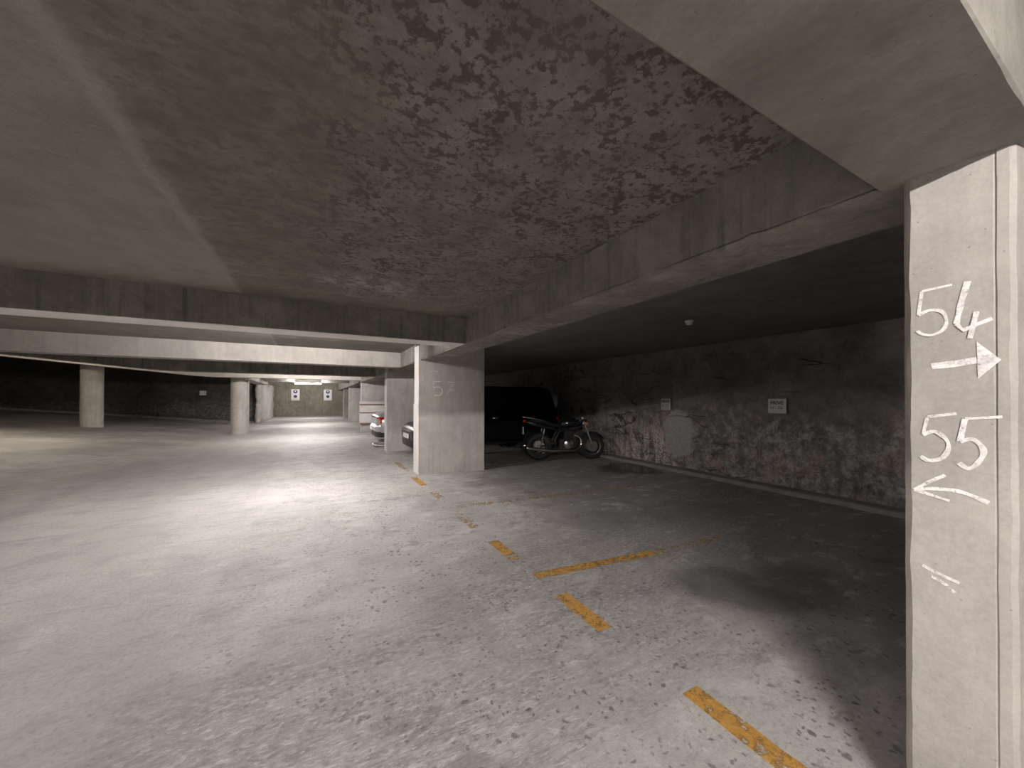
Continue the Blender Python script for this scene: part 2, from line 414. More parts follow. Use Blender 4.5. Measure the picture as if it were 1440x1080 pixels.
# ------------------------------------------------------------------ the shell
XL, XR, YB, YE = -17.0, 6.6, -6.0, 36.0
ZC, ZB, ZS = 2.55, 2.5, 2.204
xs = lin(XL, -4.6, 20) + lin(-4.4, -2.6, 12) + lin(-2.2, XR, 12)
ys = lin(YB, 7.6, 10) + lin(8, 13, 12) + lin(14, YE, 16)
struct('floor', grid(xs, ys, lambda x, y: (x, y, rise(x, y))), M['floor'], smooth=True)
cx = lin(XL, -4.6, 20) + lin(-4.4, -2.6, 12) + lin(-2.2, 1.8, 6)
cy = lin(YB, 7.6, 10) + lin(8, 13, 12) + lin(14, 24.05, 8)
struct('ceiling', grid(cx, cy, lambda x, y: (x, y, ZC + rise(x, y))), M['ceiling'], smooth=True)
struct('ceiling', grid(lin(XL, 1.8, 8), lin(24.05, YE, 3), lambda x, y: (x, y, 2.86 + rise(x, 20))), M['ceiling'])
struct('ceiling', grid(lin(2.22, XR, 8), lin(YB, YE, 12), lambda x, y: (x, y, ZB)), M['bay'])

def rough_sheet(us, vs, f, amp, sc=1.6, axis=0, seed=0):
    def h(u, v):
        p = Vector(f(u, v)); q = p * sc + Vector((seed, seed, seed))
        d = amp * (noise.fractal(q, 1.0, 2.1, 6) * .7)
        p[axis] += d; return p
    return grid(us, vs, h)
struct('wall_right', rough_sheet(lin(-1.0, 12.0, 190), lin(0, ZB + .02, 44), lambda u, v: (XR, u, v), -.05), M['damp'], smooth=True)
struct('wall_right', grid(lin(12.0, YE, 8), lin(0, ZB + .02, 2), lambda u, v: (XR, u, v)), M['side'])
struct('wall_right', grid(lin(YB, -1.0, 3), lin(0, ZB + .02, 2), lambda u, v: (XR, u, v)), M['side'])
struct('wall_far', rough_sheet(lin(-3.4, XR, 60), lin(-.02, 2.9, 16), lambda u, v: (u, YE - .05, v), .03, 2, 1), M['moss'], smooth=True)
struct('wall_left', rough_sheet(lin(XL, -3.1, 90), lin(0, 3.1, 22), lambda u, v: (u, 27.2, v + rise(u, 27) - .05), -.10, 1.1, 1, 4), M['dark_wall'], smooth=True)
struct('wall_back', grid(lin(XL, XR, 8), lin(-.02, 2.6, 2), lambda u, v: (u, YB, v)), M['side'])
struct('wall_side', grid(lin(YB, YE, 12), lin(-.1, 4.2, 2), lambda u, v: (XL, u, v)), M['side'])
# rough plastered end of the far wall
def pier():
    bm = bmesh.new()
    def sec(z):
        out = []
        pts = [(-3.14, 27.2), (-3.14, 26.9), (-2.98, 26.86), (-2.90, 26.95)] + [(-2.9, 26.95 + i * .6) for i in range(1, 15)] + [(-3.14, 35.9)]
        for i, (x, y) in enumerate(pts):
            if 0 < i < len(pts) - 1:
                n = noise.fractal(Vector((x * 2, y * 1.4, z * 2.2)), 1, 2, 5)
                x += .07 * n; y += .05 * n
            out.append((x, y, z))
        return out
    return loft(bm, [sec(-.02 + 2.5 * i / 26) for i in range(27)])
struct('wall_pier', pier(), M['pier'], 'rough whitewashed end of the far aisle wall', True)

# kerbs
def kerb_poly():
    bm = bmesh.new(); secs = []
    for y in lin(-1.0, 12.0, 120):
        d = .02 * noise.noise(Vector((0, y * 2.3, 0)))
        x = 6.36 + .012 * y * 0 + d
        secs.append([(x, y, -.005), (x + .012, y, .055 + d * .3), (x + .03, y, .068 + d * .3), (6.62, y, .075), (6.62, y, -.005)])
    return loft(bm, secs)
o = struct('trim_1', kerb_poly(), M['kerb'], 'low concrete kerb along the foot of the damp bay wall', False)
bm = bmesh.new()
secs = []
for x in lin(-16.5, -3.2, 50):
    z = rise(x, 26.9); secs.append([(x, 26.75, z - .01), (x, 26.75, z + .09), (x, 27.12, z + .09), (x, 27.12, z - .01)])
loft(bm, secs)
struct('trim_2', bm, M['kerb'], 'pale kerb along the dark wall beyond the round columns')

# ------------------------------------------------------------------ beams
def beam_x(y0, y1, x0, x1, z, mat, label, name='concrete_beam', top=ZC, seed=0, under=None):
    bm = bmesh.new(); secs = []
    n = max(6, int((x1 - x0) / .06))
    for i in range(n + 1):
        x = x0 + (x1 - x0) * i / n; r = rise(x, (y0 + y1) / 2)
        k = .005 + .005 * max(0, noise.noise(Vector((x * 7.1 + seed, y0, 0)))) + .02 * max(0, noise.noise(Vector((x * 9.3, y0 + seed, 5))) - .45)
        w = .004 * noise.noise(Vector((x * 1.5, seed, 2)))
        secs.append([(x, y0, top + r), (x, y0 + w, z + r + k), (x, y0 + k, z + r), (x, y1 - .01, z + r), (x, y1, z + r + .01), (x, y1, top + r)])
    loft(bm, secs)
    o = obj(name, bm, mat)
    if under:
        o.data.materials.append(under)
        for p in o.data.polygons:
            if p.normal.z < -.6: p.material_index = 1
    return tag(o, label, 'beam', 'concrete beams under the ceiling')
def beam_y(x0, x1, ya, yb, z, mat, label, skew=(0, 0), top=ZC, name='concrete_beam', spall=True):
    bm = bmesh.new(); secs = []
    L = yb - ya; n = max(6, int(L / .05))
    for i in range(n + 1):
        t = i / n; y = ya + L * t
        s = skew[0] * (1 - t) + skew[1] * t
        k = .005
        if spall: k += .006 * max(0, noise.noise(Vector((0, y * 6.7, 1)))) + .05 * max(0, noise.fractal(Vector((3, y * 4.5, 1)), 1, 2, 4) - .5)
        w = .004 * noise.noise(Vector((1, y * 1.5, 2)))
        def yy(x): return y + s * (x - x0)
        gd = .016 * smooth01(noise.fractal(Vector((9, y * 1.7, 3)), 1, 2, 5) * 3 + .75) if spall else .001
        j_ = .005 * noise.fractal(Vector((2, y * 9, 7)), 1, 2, 3)
        if spall: k += .012
        secs.append([(x0, yy(x0), top), (x0 + w, yy(x0), z + k + .007 + j_), (x0 + w + gd, yy(x0), z + k + .004 + j_), (x0 + w + .002, yy(x0), z + k * .8), (x0 + .006 + w, yy(x0), z), (x1 - .008, yy(x1), z), (x1, yy(x1), z + .008), (x1, yy(x1), ZB + .02)])
    loft(bm, secs)
    return tag(obj(name, bm, mat), label, 'beam', 'concrete beams under the ceiling')

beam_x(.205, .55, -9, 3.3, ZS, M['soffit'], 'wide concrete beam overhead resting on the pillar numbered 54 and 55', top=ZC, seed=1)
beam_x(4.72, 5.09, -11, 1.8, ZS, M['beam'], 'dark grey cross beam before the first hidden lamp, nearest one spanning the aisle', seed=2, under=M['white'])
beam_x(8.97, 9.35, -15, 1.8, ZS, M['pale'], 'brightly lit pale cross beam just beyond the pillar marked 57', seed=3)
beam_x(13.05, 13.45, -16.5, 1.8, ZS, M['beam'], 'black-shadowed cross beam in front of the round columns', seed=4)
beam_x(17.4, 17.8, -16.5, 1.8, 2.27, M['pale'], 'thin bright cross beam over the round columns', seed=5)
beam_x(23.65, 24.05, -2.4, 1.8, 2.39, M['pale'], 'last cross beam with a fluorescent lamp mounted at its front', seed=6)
SK = -.14
beam_y(1.8, 2.22, .538, 7.122, ZS, M['beam'], 'long chipped beam running from the 54 pillar to the 57 pillar', (0, SK))
beam_y(1.8, 2.22, 7.478, 10.636, ZS, M['beam'], 'long beam stretch between the 57 pillar and the plain fin behind it', (SK, SK))
beam_y(1.8, 2.22, 10.99, 18.03, ZS, M['beam'], 'long beam stretch ending at the white and red banded pillar', (SK, SK), spall=False)
beam_y(1.8, 2.22, 18.4, 35.85, ZS, M['beam'], 'long beam stretch past the banded pillar to the end wall', (SK, 0), spall=False, top=2.86)
beam_y(-3.05, -2.5, 17.8, 26.85, 2.3, M['pale'], 'short beam from round column to the rough plaster wall end', (0, 0), spall=False)

# ------------------------------------------------------------------ pillars
def fin(x0, x1, y, th, z1, mat, label, sk=SK, bev=.012, z0=0):
    bm = bmesh.new()
    poly = [(x0, y), (x1, y + sk * (x1 - x0)), (x1, y + sk * (x1 - x0) + th), (x0, y + th)]
    prism(poly, z0, z1, bm)
    ed = [e for e in bm.edges if abs(e.verts[0].co.z - e.verts[1].co.z) > .5]
    bmesh.ops.bevel(bm, geom=ed, offset=bev, segments=2, affect='EDGES')
    return tag(obj('concrete_pillar', bm, mat), label, 'pillar', 'wall-like pillars along the parking bays', 'thing')

# pillar carrying 54 and 55, right beside the camera
def near_pillar():
    bm = bmesh.new()
    zs = lin(0, ZS, 44); secs = []
    for z in zs:
        a = .006 * noise.fractal(Vector((1, 2, z * 5)), 1, 2, 4); b = .005 * noise.fractal(Vector((7, 3, z * 6)), 1, 2, 4)
        X = 1.795
        secs.append([(3.1, .486 - .18, z), (1.822, .488 + b * .4, z), (X + .012, .477 + b, z), (X, .466 + a, z), (X, .375, z), (X + .001, .292 + b * .3, z),
                     (X + .0035, .288, z), (X - .001, .284 + a * .3, z), (X, .262 + b, z), (X + .012, .250 + a * .5, z), (3.1, .07, z)])
    loft(bm, secs)
    return tag(obj('concrete_pillar', bm, M['pale']), 'pale concrete pillar chalked with 54 and 55 and two arrows', 'pillar', 'wall-like pillars along the parking bays', 'thing')
P54 = near_pillar()
X54 = 1.7925
t54 = lambda y, z: (X54, y, z)
five = [[(.3721, 1.8195), (.4386, 1.8152)]], [[(.4386, 1.8152), (.4467, 1.7378), (.421, 1.7475), (.3938, 1.7381), (.3843, 1.7072), (.3916, 1.6795), (.4162, 1.6651), (.4391, 1.6724), (.4495, 1.6853)]]
bm = bmesh.new()
strokes(bm, [[(.3721, 1.8195), (.4386, 1.8152)], [(.4386, 1.8152), (.4467, 1.7378)]], .0035, t54)
strokes(bm, [[(.4467, 1.7378), (.421, 1.7475), (.3938, 1.7381), (.3843, 1.7072), (.3916, 1.6795), (.4162, 1.6651), (.4391, 1.6724), (.4495, 1.6853)]], .0042, t54)
strokes(bm, [[(.3401, 1.8212), (.3538, 1.7544), (.3633, 1.6926)]], .0062, t54)
strokes(bm, [[(.3633, 1.6926), (.3496, 1.6704), (.2932, 1.6968)], [(.3228, 1.7232), (.3363, 1.6424)]], .0048, t54, False)
obj('chalk_number', bm, M['chalk'], P54)['label'] = 'white chalk number 54'
bm = bmesh.new()
strokes(bm, [[(.4191, 1.5659), (.3707, 1.5707), (.3233, 1.5781)], [(.4171, 1.5579), (.3707, 1.5617), (.3233, 1.5701)]], .0052, t54)
hd = [(.3231, 1.6302), (.2773, 1.5708), (.3214, 1.5165)]
bm.faces.new([bm.verts.new(t54(*p)) for p in hd])
obj('chalk_arrow', bm, M['chalk'], P54)['label'] = 'thick chalk arrow pointing right'
bm = bmesh.new()
strokes(bm, [[(.3643, 1.4085), (.4272, 1.3952)], [(.4272, 1.3952), (.4377, 1.3349)], [(.2759, 1.4017), (.347, 1.3926)]], .0036, t54)
strokes(bm, [[(.347, 1.3916), (.3577, 1.3205)]], .0055, t54)
strokes(bm, [[(.4377, 1.3349), (.4124, 1.3481), (.3881, 1.3283), (.381, 1.3002), (.3931, 1.2663), (.4227, 1.2511), (.4431, 1.2631)],
             [(.3577, 1.3205), (.333, 1.33), (.3157, 1.3112), (.3115, 1.2878), (.3245, 1.2552), (.3422, 1.2385), (.3602, 1.2532)]], .0052, t54)
obj('chalk_number', bm, M['chalk'], P54)['label'] = 'white chalk number 55'
bm = bmesh.new()
strokes(bm, [[(.3015, 1.1408), (.356, 1.1624), (.418, 1.1597), (.4592, 1.1471)]], .0052, t54)
strokes(bm, [[(.3885, 1.2092), (.425, 1.180), (.4592, 1.1471)], [(.4592, 1.1471), (.42, 1.139), (.3793, 1.1286)]], .0042, t54)
obj('chalk_arrow', bm, M['chalk'], P54)['label'] = 'thin chalk arrow pointing left'
bm = bmesh.new()
strokes(bm, [[(.44, .90), (.40, .885), (.36, .875)], [(.42, .87), (.395, .862), (.37, .84)]], .004, t54)
obj('chalk_scrape', bm, M['chalk_faint'], P54)

P57 = fin(1.775, 3.08, 7.125, .35, 2.494, M['grey'], 'grey fin pillar with faint 57 beside the dark bay')
t57 = lambda x, z: (x, 7.1215 + SK * (x - 1.775), z)
bm = bmesh.new()
strokes(bm, [[(2.195, 1.798), (2.053, 1.795), (2.053, 1.677)], [(2.335, 1.628), (2.465, 1.635)], [(2.339, 1.785), (2.459, 1.798), (2.397, 1.687), (2.304, 1.529)]], .011, t57, False)
strokes(bm, [[(2.053, 1.677), (2.129, 1.693), (2.201, 1.663), (2.216, 1.591), (2.181, 1.533), (2.069, 1.522)]], .011, t57)
obj('chalk_number', bm, M['chalk_faint'], P57)['label'] = 'faded painted number 57'
bm = bmesh.new()
strokes(bm, [[(1.967, 1.969), (2.037, 2.001), (2.138, 1.989)]], .010, t57)
obj('chalk_scrape', bm, M['chalk_faint'], P57)
bm = prism([(1.758, 7.13), (1.7755, 7.12), (1.7755, 7.482), (1.758, 7.472)], 0, 1.36)
obj('corner_guard', bm, M['white'], P57)['label'] = 'white painted lower edge guard'
bm = prism([(1.770, 7.135), (1.7752, 7.13), (1.7752, 7.472), (1.770, 7.467)], 1.36, 2.49)
obj('white_edge', bm, M['white'], P57)['label'] = 'whitewashed narrow edge facing the aisle'

P2 = fin(1.765, 3.05, 10.64, .35, 2.494, M['grey'], 'plain grey fin pillar next to the dark bumper')
bm = prism([(1.759, 10.65), (1.7655, 10.64), (1.7655, 10.99), (1.759, 10.98)], 0, 2.2)
obj('white_edge', bm, M['white'], P2)
P3 = fin(1.885, 3.15, 18.03, .36, 2.494, M['grey'], 'fin pillar wearing a white band with dull red stripes')
bm = prism([(1.879, 18.04), (1.8855, 18.03), (1.8855, 18.39), (1.879, 18.38)], 0, 2.2)
obj('white_edge', bm, M['white'], P3)
def wrap(z0, z1, d, mat, name):
    b = prism([(1.885 - d, 18.03 - d), (3.15, 18.03 - d + SK * 1.265), (3.15, 18.03 + SK * 1.265), (1.885, 18.03)], z0, z1)
    prism([(1.885 - d, 18.03 - d), (1.885, 18.03), (1.885, 18.39), (1.885 - d, 18.39)], z0, z1, b)
    return obj(name, b, mat, P3)
band = wrap(.29, 1.34, .05, M['pad'], 'protective_band')
for z0, z1 in ((1.16, 1.23), (.80, .86), (.29, .37)):
    s = wrap(z0, z1, .054, M['stripe'], 'stripe'); s.parent = band
P4 = fin(2.02, 3.3, 26.6, .36, 2.2, M['grey'], 'slim white-edged fin pillar past the banded one')
bm = prism([(2.014, 26.61), (2.0205, 26.6), (2.0205, 26.96), (2.014, 26.95)], 0, 2.2)
obj('white_edge', bm, M['white'], P4)
P5 = fin(1.93, 3.3, 30.6, .36, 2.2, M['grey'], 'farthest fin pillar near the mossy end wall')

def round_column(x, y, r, h, label):
    bm = bmesh.new()
    z0 = rise(x, y) - .03
    prof = [(r * (1 + .035 * (i == 0)) + .006 * noise.noise(Vector((x, y, i * .7))), z0 + (h - z0) * i / 20) for i in range(21)]
    lathe(bm, prof, 40, 'z', (x, y, 0))
    return tag(obj('concrete_column', bm, M['column'], None, True, 40), label, 'column', 'round concrete columns', 'thing')
c1 = round_column(-7.5, 20.0, .31, 2.89, 'round concrete column standing on the raised floor, alone before the dark wall')
c2 = round_column(-2.73, 18.83, .315, 2.3, 'round concrete column beside the aisle, in front of the rough wall end')
bm = bmesh.new(); box(bm, -2.95, -2.46, 18.45, 19.2, 2.26, 2.3, .01)
obj('capital', bm, M['pale'], c2)

# ------------------------------------------------------------------ floor paint
def mark(poly, mat, label, z=.003):
    bm = bmesh.new()
    # split along the run so the paint follows the slab
    (ax, ay), (bx, by), (cx_, cy_), (dx, dy) = poly
    n = 10; prev = None
    for i in range(n + 1):
        t = i / n
        e = .006 * noise.noise(Vector((ax * 3, ay * 3 + t * 9, 0))) if 0 < i < n else 0
        a = bm.verts.new((ax + (dx - ax) * t - e, ay + (dy - ay) * t, z)); b = bm.verts.new((bx + (cx_ - bx) * t + e, by + (cy_ - by) * t, z))
        if prev: bm.faces.new((prev[0], prev[1], b, a))
        prev = (a, b)
    r = bmesh.ops.extrude_face_region(bm, geom=list(bm.faces))
    for v in r['geom']:
        if isinstance(v, bmesh.types.BMVert): v.co.z = .0005
    return tag(obj('line_marking', bm, mat), label, 'road marking', 'yellow parking lines on the floor')
W = .055
for y0, y1, xc, m, lab in (
        (.45, 1.21, 1.66, 'yellow', 'bold orange yellow dash nearest the camera on the floor'),
        (1.78, 2.25, 1.625, 'yellow', 'solid ochre yellow dash just before the stall corner'),
        (2.66, 3.0, 1.61, 'yellow_faded', 'pale scuffed dash meeting the cross stall line corner'),
        (3.04, 3.42, 1.615, 'yellow', 'short yellow dash just beyond the scuffed stall corner'),
        (3.86, 4.46, 1.61, 'yellow_faded', 'faded yellow dash close to the second stall line'),
        (5.2, 5.65, 1.64, 'yellow_faded', 'small faded dash halfway to the 57 pillar'),
        (6.17, 6.9, 1.63, 'yellow', 'yellow dash touching the foot of the 57 pillar'),
        (7.5, 8.75, 1.665, 'yellow_faded', 'thin faint yellow dash behind the 57 pillar edge')):
    mark([(xc - W, y0), (xc + W, y0), (xc + W, y1), (xc - W, y1)], M[m], lab)
mark([(1.60, 2.53), (1.60, 2.64), (2.85, 2.50), (2.85, 2.405)], M['yellow'], 'strong yellow stall line starting at the dashed line corner')
mark([(2.9, 2.40), (2.9, 2.495), (3.78, 2.43), (3.78, 2.34)], M['yellow_faded'], 'dim ochre continuation of the strong stall line')
mark([(1.70, 4.68), (1.70, 4.79), (4.9, 4.52), (4.9, 4.42)], M['yellow_faded'], 'washed-out stall line in front of the 57 pillar')

# damp patch by the wall
bm = bmesh.new()
pts = []
for k in range(48):
    a = 2 * PI * k / 48; r = 1 + .30 * noise.noise(Vector((math.cos(a) * 1.6, math.sin(a) * 1.6, 3)))
    pts.append((5.93 + .36 * r * math.cos(a), 5.72 + .62 * r * math.sin(a)))
prism(pts, .0006, .0025, bm)
tag(obj('puddle', bm, M['puddle']), 'dark oily wet patch on the floor at the foot of the damp wall', 'puddle')

# ------------------------------------------------------------------ lamps
def lamp(x, y, z, label, L=1.25, mount=None, tube_mat='tube', gap=.022, hw=.045):
    t = thing('ceiling_lamp', label, 'lamp', (x, y, z), 0, 'fluorescent batten lamps')
    bm = bmesh.new(); box(bm, -L / 2 - .03, L / 2 + .03, -hw, hw, gap, gap + (mount or .034), .006)
    obj('housing', bm, M['lamp_white'], t)
    for s in (-1, 1):
        bm = bmesh.new(); box(bm, s * (L / 2 + .012) - .012, s * (L / 2 + .012) + .012, -.02, .02, -.02, gap + .001, .004)
        obj('end_cap', bm, M['lamp_white'], t)
    bm = bmesh.new(); tube(bm, [(-L / 2, 0, 0), (L / 2, 0, 0)], .017, 8)
    obj('tube', bm, M[tube_mat], t)
    return t
lamp(-.35, 6.4, 2.485, 'lit fluorescent lamp hidden above the dark cross beam before the 57 pillar')
lamp(-.35, -1.65, 2.492, 'lit fluorescent lamp on the ceiling behind the camera', tube_mat='tube_bright')
lamp(-.35, 15.35, 2.492, 'lit fluorescent lamp hidden between the shadowed beam and the column beam')
lamp(-.31, 23.35, 2.30, 'bright fluorescent lamp in view above the far end of the aisle', mount=.20, gap=.05, hw=.03)
lamp(-4.4, -1.65, 2.492, 'second lit fluorescent lamp on the ceiling behind the camera, further from the bays')  # extra unseen lamp added to brighten the left foreground floor
zl = 2.476 + rise(-7.0, 14.3)
lamp(-7.0, 14.3, zl - .03, 'lit fluorescent lamp above the raised floor near the lone round column', mount=.05, tube_mat='tube_warm')
lamp(-.31, 31.5, 2.76, 'lit fluorescent lamp close to the mossy end wall', mount=.05)

# small ceiling detector in the bay
t = thing('smoke_detector', 'small white ceiling fitting in the dark bay', 'smoke detector', (4.38, 3.2, ZB))
bm = bmesh.new(); lathe(bm, [(.055, 0), (.055, -.016), (.05, -.02)], 24); obj('base', bm, M['dull_white'], t)
bm = bmesh.new(); lathe(bm, [(.042, -.02), (.042, -.042), (.03, -.052), (.01, -.054)], 24); obj('head', bm, M['dull_white'], t, True, 40)

# ------------------------------------------------------------------ signs
def text(body, size, mat, parent, mtx, name='lettering', bold=.0):
    cu = bpy.data.curves.new(name, 'FONT'); cu.body = body; cu.size = size
    cu.align_x = 'CENTER'; cu.align_y = 'CENTER'; cu.extrude = .0006; cu.offset = bold
    o = bpy.data.objects.new(name, cu); C.objects.link(o); cu.materials.append(mat)
    bpy.context.view_layer.update()
    me = bpy.data.meshes.new_from_object(o.evaluated_get(bpy.context.evaluated_depsgraph_get()))
    bpy.data.objects.remove(o); bpy.data.curves.remove(cu)
    o = bpy.data.objects.new(name, me); C.objects.link(o)
    if not me.materials: me.materials.append(mat)
    o.parent = parent; o.matrix_local = mtx
    return o
RW = Matrix(((0, 0, -1, 0), (-1, 0, 0, 0), (0, 1, 0, 0), (0, 0, 0, 1)))     # reads from the aisle, facing the right wall
def bay_sign(y, z, w, h, num, label, ink2):
    t = thing('bay_sign', label, 'sign', (6.535, y, z), 0, 'white notices on the damp wall')
    bm = bmesh.new(); box(bm, 0, .012, -w / 2, w / 2, -h / 2, h / 2, .003)
    obj('plate', bm, M['sign'], t)
    bm = bmesh.new(); box(bm, .012, .075, -.05, .05, -.06, .06)
    obj('mounting_block', bm, M['ink'], t)
    text('PRIVE', h * .33, M['ink'], t, Matrix.Translation((-.001, 0, h * .21)) @ RW, 'lettering', .002)
    a, b_ = num.split(' ')
    text(a, h * .30, ink2, t, Matrix.Translation((-.001, w * .22, -h * .12)) @ RW, 'lettering')
    text(b_, h * .30, ink2, t, Matrix.Translation((-.001, -w * .16, -h * .12)) @ RW, 'number')
    return t
bay_sign(3.205, 1.352, .265, .235, 'N° 56', 'white private bay sign on the damp wall, the larger looking one', M['ink_grey'])
bay_sign(5.33, 1.355, .235, .245, 'N° 57', 'white private bay sign above the grey cement repair', M['ink_grey'])
t = thing('wall_notice', 'small pale notice on the dark wall behind the round columns', 'sign', (-5.65, 27.04, 1.78))
bm = bmesh.new(); box(bm, -.15, .15, 0, .02, -.13, .13, .004); obj('plate', bm, M['dull_white'], t)

def panel(x, label):
    t = thing('wall_panel_sign', label, 'sign', (x, 35.86, 1.80), 0, 'white panels with two dark discs')
    bm = bmesh.new(); box(bm, -.31, .31, 0, .03, -.47, .47, .006); obj('plate', bm, M['poster'], t)
    bm = bmesh.new(); lathe(bm, [(.155, 0), (.155, -.008)], 32, 'y', (0, 0, .27)); r = obj('ring_symbol', bm, M['blue'], t)
    bm = bmesh.new(); lathe(bm, [(.06, -.008), (.06, -.014)], 20, 'y', (0, 0, .31)); obj('ring_center', bm, M['poster'], r)
    bm = bmesh.new(); lathe(bm, [(.13, 0), (.13, -.008)], 32, 'y', (0, 0, -.14)); obj('disc_symbol', bm, M['blue'], t)
    bm = bmesh.new(); box(bm, -.28, .28, -.008, 0, -.43, -.35); obj('bottom_strip', bm, M['white'], t)
    return t
panel(-1.42, 'white panel with two dark discs on the end wall, below the lamp start')
panel(1.02, 'white panel with two dark discs on the end wall, beside the fin pillars')

# ------------------------------------------------------------------ vehicles
def superellipse(x, w, zb, zt, n=24, e=3.6):
    out = []
    for k in range(n):
        a = 2 * PI * (k + .5) / n; c, s = math.cos(a), math.sin(a)
        out.append((x, w * math.copysign(abs(c) ** (2 / e), c), (zb + zt) / 2 + (zt - zb) / 2 * math.copysign(abs(s) ** (2 / e), s)))
    return out
def wheel(parent, x, y, r, w, side, mat=None):
    bm = bmesh.new()
    lathe(bm, [(r * .62, -w / 2), (r * .9, -w / 2), (r * .985, -w * .36), (r, -w * .2), (r, w * .2), (r * .985, w * .36), (r * .9, w / 2), (r * .62, w / 2)], 40, 'y', (x, y, r), True)
    t = obj('wheel', bm, M['rubber'], parent, True, 40)
    bm = bmesh.new(); yy = y + side * w * .34
    lathe(bm, [(r * .64, 0), (r * .60, side * .012), (r * .52, -side * .02), (r * .2, -side * .015)], 36, 'y', (x, yy, r))
    for k in range(7):
        a = 2 * PI * k / 7
        tube(bm, [(x + r * .1 * math.cos(a), yy + side * .015, r + r * .1 * math.sin(a)), (x + r * .58 * math.cos(a), yy + side * .012, r + r * .58 * math.sin(a))], [.035, .022], 6)
    lathe(bm, [(r * .16, -side * .015), (r * .15, side * .03), (r * .05, side * .036)], 20, 'y', (x, yy, r))
    obj('rim', bm, mat or M['rim'], t, True, 35)
    return t
def cabin(parent, prof, wlo, whi, zlo, zhi, mat, wins, screens):
    W_ = lambda z: wlo + (whi - wlo) * (z - zlo) / (zhi - zlo)
    bm = bmesh.new()
    L = [bm.verts.new((x, W_(z), z)) for x, z in prof]; R = [bm.verts.new((x, -W_(z), z)) for x, z in prof]
    bm.faces.new(L); bm.faces.new(R[::-1])
    for i in range(len(prof)):
        j = (i + 1) % len(prof); bm.faces.new((L[i], L[j], R[j], R[i]))
    bmesh.ops.recalc_face_normals(bm, faces=bm.faces)
    bmesh.ops.bevel(bm, geom=[e for e in bm.edges if e.calc_length() > .05], offset=.035, segments=3, affect='EDGES', clamp_overlap=True)
    o = obj('cabin', bm, mat, parent, True, 45)
    for poly in wins:
        for s in (-1, 1):
            b = bmesh.new()
            a = [b.verts.new((x, s * (W_(z) + .004), z)) for x, z in poly]; c = [b.verts.new((x, s * (W_(z) - .012), z)) for x, z in poly]
            b.faces.new(a); b.faces.new(c[::-1])
            for i in range(len(a)): b.faces.new((a[i], a[(i + 1) % len(a)], c[(i + 1) % len(a)], c[i]))
            obj('side_window', b, M['glass'], parent)
    for nm, (p, q) in screens.items():
        b = bmesh.new(); d = Vector((q[0] - p[0], 0, q[1] - p[1])).normalized(); nrm = Vector((-d.z, 0, d.x))
        if nrm.z < 0: nrm = -nrm
        vs = []
        for (x, z), f in ((p, .93), (q, .90)):
            vs.append([Vector((x, s * W_(z) * f, z)) for s in (-1, 1)])
        pts = [vs[0][0], vs[0][1], vs[1][1], vs[1][0]]
        a = [b.verts.new(v + nrm * .006) for v in pts]; c = [b.verts.new(v - nrm * .012) for v in pts]
        b.faces.new(a); b.faces.new(c[::-1])
        for i in range(4): b.faces.new((a[i], a[(i + 1) % 4], c[(i + 1) % 4], c[i]))
        obj(nm, b, M['glass'], parent)
    return o

